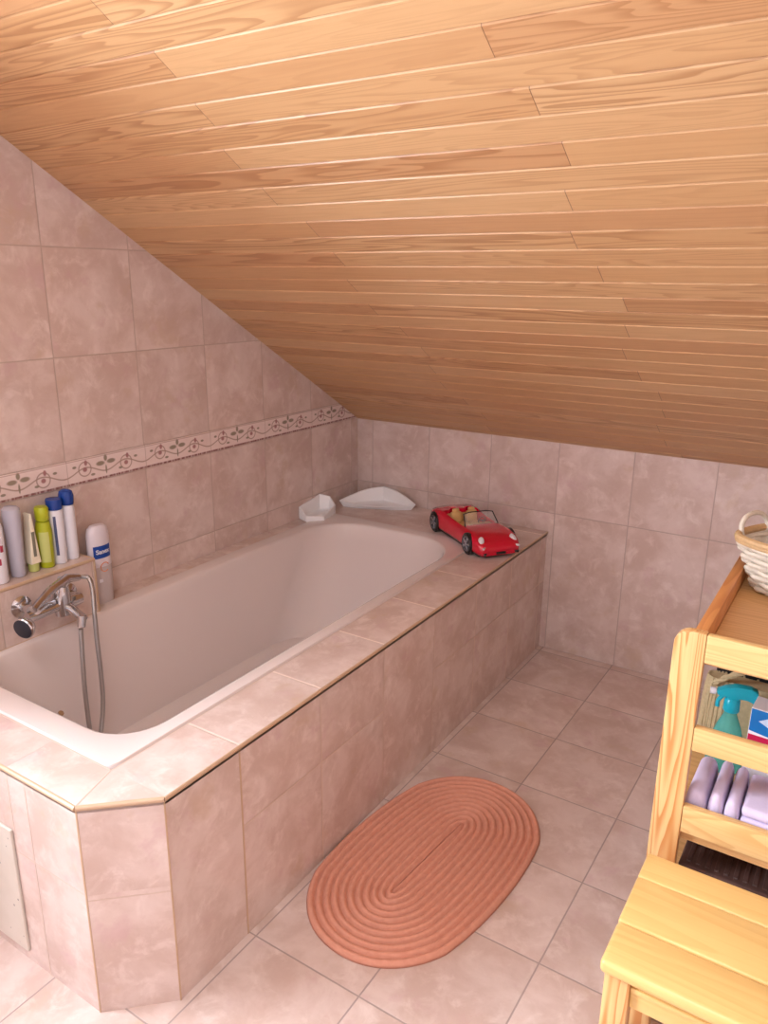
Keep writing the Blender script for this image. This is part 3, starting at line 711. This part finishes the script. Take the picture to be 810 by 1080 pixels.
# ------------------------------------------------------------------ pine stool in front of it
st = thing('pine_stool', 'low yellow pine stool with thick rounded seat in front of the shelves', 'stool', (1.957, -1.86, 0))
SX0, SX1, SY0, SY1, SH = 1.945, 2.345, -2.030, -1.690, .452
m_seat = pine('pine seat', 0, (236, 198, 128), (216, 168, 98), seed=9, strength=.3, rings=20, rough=.28)
bm = nb()
for a, b in ((SY0, SY0+.115), (SY0+.1155, SY0+.255), (SY0+.2555, SY1)):
    box(bm, (SX0, a, SH-.030), (SX1, b, SH), .006 if a > SY0 else .010, 3)
obj('seat', bm, m_seat, st, smooth=True)
for x in (SX0+.008, SX1-.056):
    for y in (SY0+.014, SY1-.05):
        bm = nb(); box(bm, (x, y, 0), (x+.048, y+.034, SH-.0305), .003); obj('leg', bm, pz, st, smooth=True)
for y in (SY0+.024, SY1-.045):
    bm = nb(); box(bm, (SX0+.0565, y, SH-.10), (SX1-.0565, y+.018, SH-.0305), .002); box(bm, (SX0+.0565, y-.004, SH-.062), (SX1-.0565, y+.001, SH-.050), .002)
    obj('apron', bm, m_seat, st, smooth=True)
for x in (SX0+.02, SX1-.038):
    bm = nb(); box(bm, (x, SY0+.0485, SH-.10), (x+.018, SY1-.0505, SH-.0305), .002); obj('side_apron', bm, m_seat, st)

# ------------------------------------------------------------------ wicker basket on top
m_wick = plain('whitewashed wicker', (232, 220, 202), .7, noise=.25, nscale=90); m_rimw = plain('natural wicker', (214, 176, 128), .6, noise=.3, nscale=120)
bk = thing('wicker_basket', 'small whitewashed wicker basket with loop handle on the shelf unit top', 'basket', (2.106, -1.085, .889), math.radians(-26))
def bk_ring(z, t, off=0, n=72):
    hx = .086+.052*t+off; hy = .065+.035*t+off; out = []
    for k in range(n):
        a = k/n*2*PI; c_, s_ = math.cos(a), math.sin(a)
        out.append((hx*math.copysign(abs(c_)**.55, c_), hy*math.copysign(abs(s_)**.55, s_), z))
    return out
bm = nb(); rows = 8; hb = .126
for i in range(rows):
    t = (i+.5)/rows; z = .004+hb*t; base_ = bk_ring(z, t); pts = []
    for k, p in enumerate(base_):
        w_ = .0055*math.cos(PI*(k//4+i)) ; v = Vector(p); d = Vector((v.x, v.y, 0)).normalized()
        pts.append(v+d*w_*(1 if k % 4 in (1, 2) else .2))
    tube(bm, pts+[pts[0]], .0072, 6, cap=False)
obj('woven_side', bm, m_wick, bk, local=True, smooth=True)
bm = nb()
loft(bm, [[Vector(p) for p in bk_ring(.001, 0, -.004)], [Vector(p) for p in bk_ring(.004, 0, -.002)]], True, True)
loft(bm, [[Vector(p) for p in bk_ring(.004, 0, -.003)], [Vector(p) for p in bk_ring(.130, 1, -.003)]])
for k in range(0, 72, 4):
    a = Vector(bk_ring(.002, 0, -.002)[k]); b = Vector(bk_ring(.130, 1, -.002)[k]); tube(bm, [a, b], .004, 6)
obj('base_and_stakes', bm, m_wick, bk, local=True)
bm = nb(); q = bk_ring(.138, 1.06)
tube(bm, q+[q[0]], .010, 8, cap=False); q = bk_ring(.130, 1.02, .004); tube(bm, q+[q[0]], .006, 8, cap=False); obj('rim', bm, m_rimw, bk, local=True, smooth=True)
for s_ in (-1, 1):
    bm = nb(); pts = [(s_*.128, -.055, .132), (s_*.135, -.054, .158), (s_*.139, -.034, .178), (s_*.140, .0, .184), (s_*.139, .034, .178), (s_*.135, .054, .158), (s_*.128, .055, .132)]
    tube(bm, pts, .0065, 8, smooth=4); obj('handle', bm, m_wick, bk, local=True, smooth=True)

# ------------------------------------------------------------------ things on the middle shelf
m_aqua = plain('turquoise plastic', (10, 168, 190), .3); m_aqcl = plain('clear turquoise plastic', (120, 214, 206), .12, trans=.6, ior=1.25)
sb = thing('spray_bottle', 'clear turquoise trigger spray bottle on the middle shelf', 'spray bottle', (2.022, -1.262, SZ+.001), math.radians(12))
bm = nb(); lathe(bm, [(.001, 0), (.040, 0), (.045, .005), (.045, .05), (.042, .075), (.030, .12), (.019, .148), (.0155, .157), (.0155, .165), (.001, .166)], 28, 1, .8); obj('bottle_body', bm, m_aqcl, sb, smooth=True, local=True)
bm = nb(); lathe(bm, [(.001, .1665), (.0185, .1665), (.020, .170), (.0185, .198), (.013, .204), (.001, .205)], 24); obj('collar', bm, m_aqua, sb, smooth=True, local=True)
bm = nb(); prism(bm, [(-.040, .218), (-.037, .208), (-.012, .205), (-.012, .196), (.012, .196), (.014, .205), (.032, .205), (.050, .198), (.058, .208), (.056, .230), (.040, .238), (.005, .238), (-.020, .230)], 1, -.013, .013, bev=.004, seg=2)
obj('trigger_head', bm, m_aqua, sb, smooth=True, local=True)
bm = nb(); tube(bm, [(-.022, 0, .205), (-.032, 0, .19), (-.033, 0, .172)], .0055, 8, smooth=3); obj('trigger', bm, m_aqua, sb, smooth=True, local=True)
bm = nb(); lathe(bm, [(.001, 0), (.008, 0), (.009, .004), (.009, .014), (.001, .014)], 14, mat=Matrix.Translation((-.040, 0, .2135)) @ Matrix.Rotation(-PI/2, 4, 'Y')); obj('nozzle', bm, m_white, sb, smooth=True, local=True)
# tissue box
tb = thing('tissue_box', 'white box with blue panel and dark pink stripe beside the spray bottle', 'box', (2.150, -1.30, SZ+.001), math.radians(-4))
bm = nb(); box(bm, (-.075, -.035, 0), (.075, .035, .225), .002); obj('carton', bm, plain('white card', (238, 236, 242), .5), tb, local=True)
bm = nb(); prism(bm, [(-.0735, .165), (-.0735, .2235), (.05, .2235), (.05, .150)], 1, -.0362, -.0352); obj('blue_print', bm, plain('blue print', (20, 116, 190), .4), tb, local=True)
bm = nb(); box(bm, (-.0735, -.0362, .135), (.0735, -.0352, .155)); obj('stripe_print', bm, plain('dark pink stripe', (196, 28, 74), .4), tb, local=True)
bm = nb(); prism(bm, [(-.055, .195), (-.02, .218), (.02, .212), (.045, .19), (.01, .165)], 1, -.0368, -.0363); obj('tissue_print', bm, plain('pale blue print', (206, 222, 244), .4), tb, local=True)
# straw bag with rope handle
m_straw = plain('straw', (206, 186, 146), .85, noise=.35, nscale=150)
sg = thing('straw_bag', 'beige straw bag with rope handle behind the spray bottle', 'bag', (2.062, -1.145, SZ+.001))
bm = nb()
def bag_ring(z, t): return [Vector((.128*(1-.12*t)*math.copysign(abs(math.cos(a))**.6, math.cos(a)), .032*(1-.3*t)*math.copysign(abs(math.sin(a))**.6, math.sin(a)), z)) for a in [k/96*2*PI for k in range(96)]]
loft(bm, [bag_ring(.0, .2), bag_ring(.01, 0), bag_ring(.12, .1), bag_ring(.195, .6)], True, True)
for k in range(0, 96, 2):
    pts = [bag_ring(z, t)[k]+Vector((random.uniform(-.001, .001), random.uniform(-.001, .001), 0)) for z, t in ((.006, 0), (.06, .05), (.14, .2), (.198, .6))]
    tube(bm, pts, .0032, 5)
obj('bag_body', bm, m_straw, sg, local=True, smooth=True)
bm = nb()
for d in (0, PI):
    pts = []
    for k in range(40):
        t = k/39; base_ = Vector((-.10+.17*t, -.034, .185+.065*math.sin(PI*t*.75))); a = t*28+d; pts.append(base_+Vector((0, .004*math.cos(a), .004*math.sin(a))))
    tube(bm, pts, .0055, 6)
obj('rope_handle', bm, m_straw, sg, local=True, smooth=True)
bm = nb(); box(bm, (1.95, -1.085, SZ+.001), (2.30, -.93, SZ+.33), .03, 4)
o = obj('toiletry_bag', bm, plain('black fabric', (20, 19, 22), .8, noise=.3, nscale=80), smooth=True); tag(o, 'black soft bag at the back of the middle shelf', 'bag')
# towels
m_tow = plain('lilac towelling', (222, 208, 236), .95, noise=.1, nscale=300)
def towel(label, x0, x1, y0, y1, z0, h, rz):
    bm = nb(); n = 4; th = h/n
    for i in range(n):
        box(bm, (x0, y0+.003*(i % 2), z0+i*th+.0003), (x1, y1, z0+(i+1)*th-.0003), th*.42, 4)
    bmesh.ops.rotate(bm, cent=((x0+x1)/2, (y0+y1)/2, z0), matrix=Matrix.Rotation(rz, 3, 'Z'), verts=bm.verts)
    o = obj('folded_towel', bm, m_tow, smooth=True); tag(o, label, 'towel', 'lilac towels on the middle shelf')
def roll(label, x, y0, y1, w, h):
    """towel folded on edge: rounded bundle seen end on"""
    bm = nb(); loft(bm, [[Vector((x+(w/2-i_)*math.copysign(abs(math.cos(a))**.7, math.cos(a)), y, SZ+.001+h/2+(h/2-i_)*math.copysign(abs(math.sin(a))**.7, math.sin(a)))) for a in [k/28*2*PI for k in range(28)]] for y, i_ in ((y0, .009), (y0+.004, .003), (y0+.012, 0), (y1-.012, 0), (y1-.004, .003), (y1, .009))], True, True)
    o = obj('folded_towel', bm, m_tow, smooth=True); tag(o, label, 'towel', 'lilac towels on the middle shelf')
roll('folded lilac towel, leftmost on the middle shelf', 2.008, -1.565, -1.40, .046, .108)
roll('narrow rolled lilac towel between the leftmost towel and the wide one', 2.050, -1.565, -1.40, .032, .113)
roll('narrow rolled lilac towel touching the wide towel', 2.084, -1.565, -1.40, .032, .108)
towel('wide folded lilac towel on the right of the middle shelf', 2.103, 2.33, -1.568, -1.41, SZ+.001, .105, 0)
# lower shelf container
bm = nb(); m_dk = plain('dark brown wicker', (92, 66, 60), .5, noise=.5, nscale=60)
db = thing('storage_box', 'dark brown ribbed storage box on the lower shelf', 'box', (2.23, -1.36, SZ2+.001))
box(bm, (-.235, -.19, 0), (.235, .19, .165), .006, 2)
for k in range(24): x = -.225+k*.0196; box(bm, (x, -.1935, .01), (x+.009, -.189, .155), .001, 1)
obj('box_body', bm, m_dk, db, local=True)
bm = nb(); box(bm, (-.24, -.195, .1655), (.24, .195, .183), .005, 2)
for k in range(22): box(bm, (-.225+k*.0205, -.18, .182), (-.215+k*.0205, .18, .186), .001, 1)
obj('lid', bm, m_dk, db, local=True)
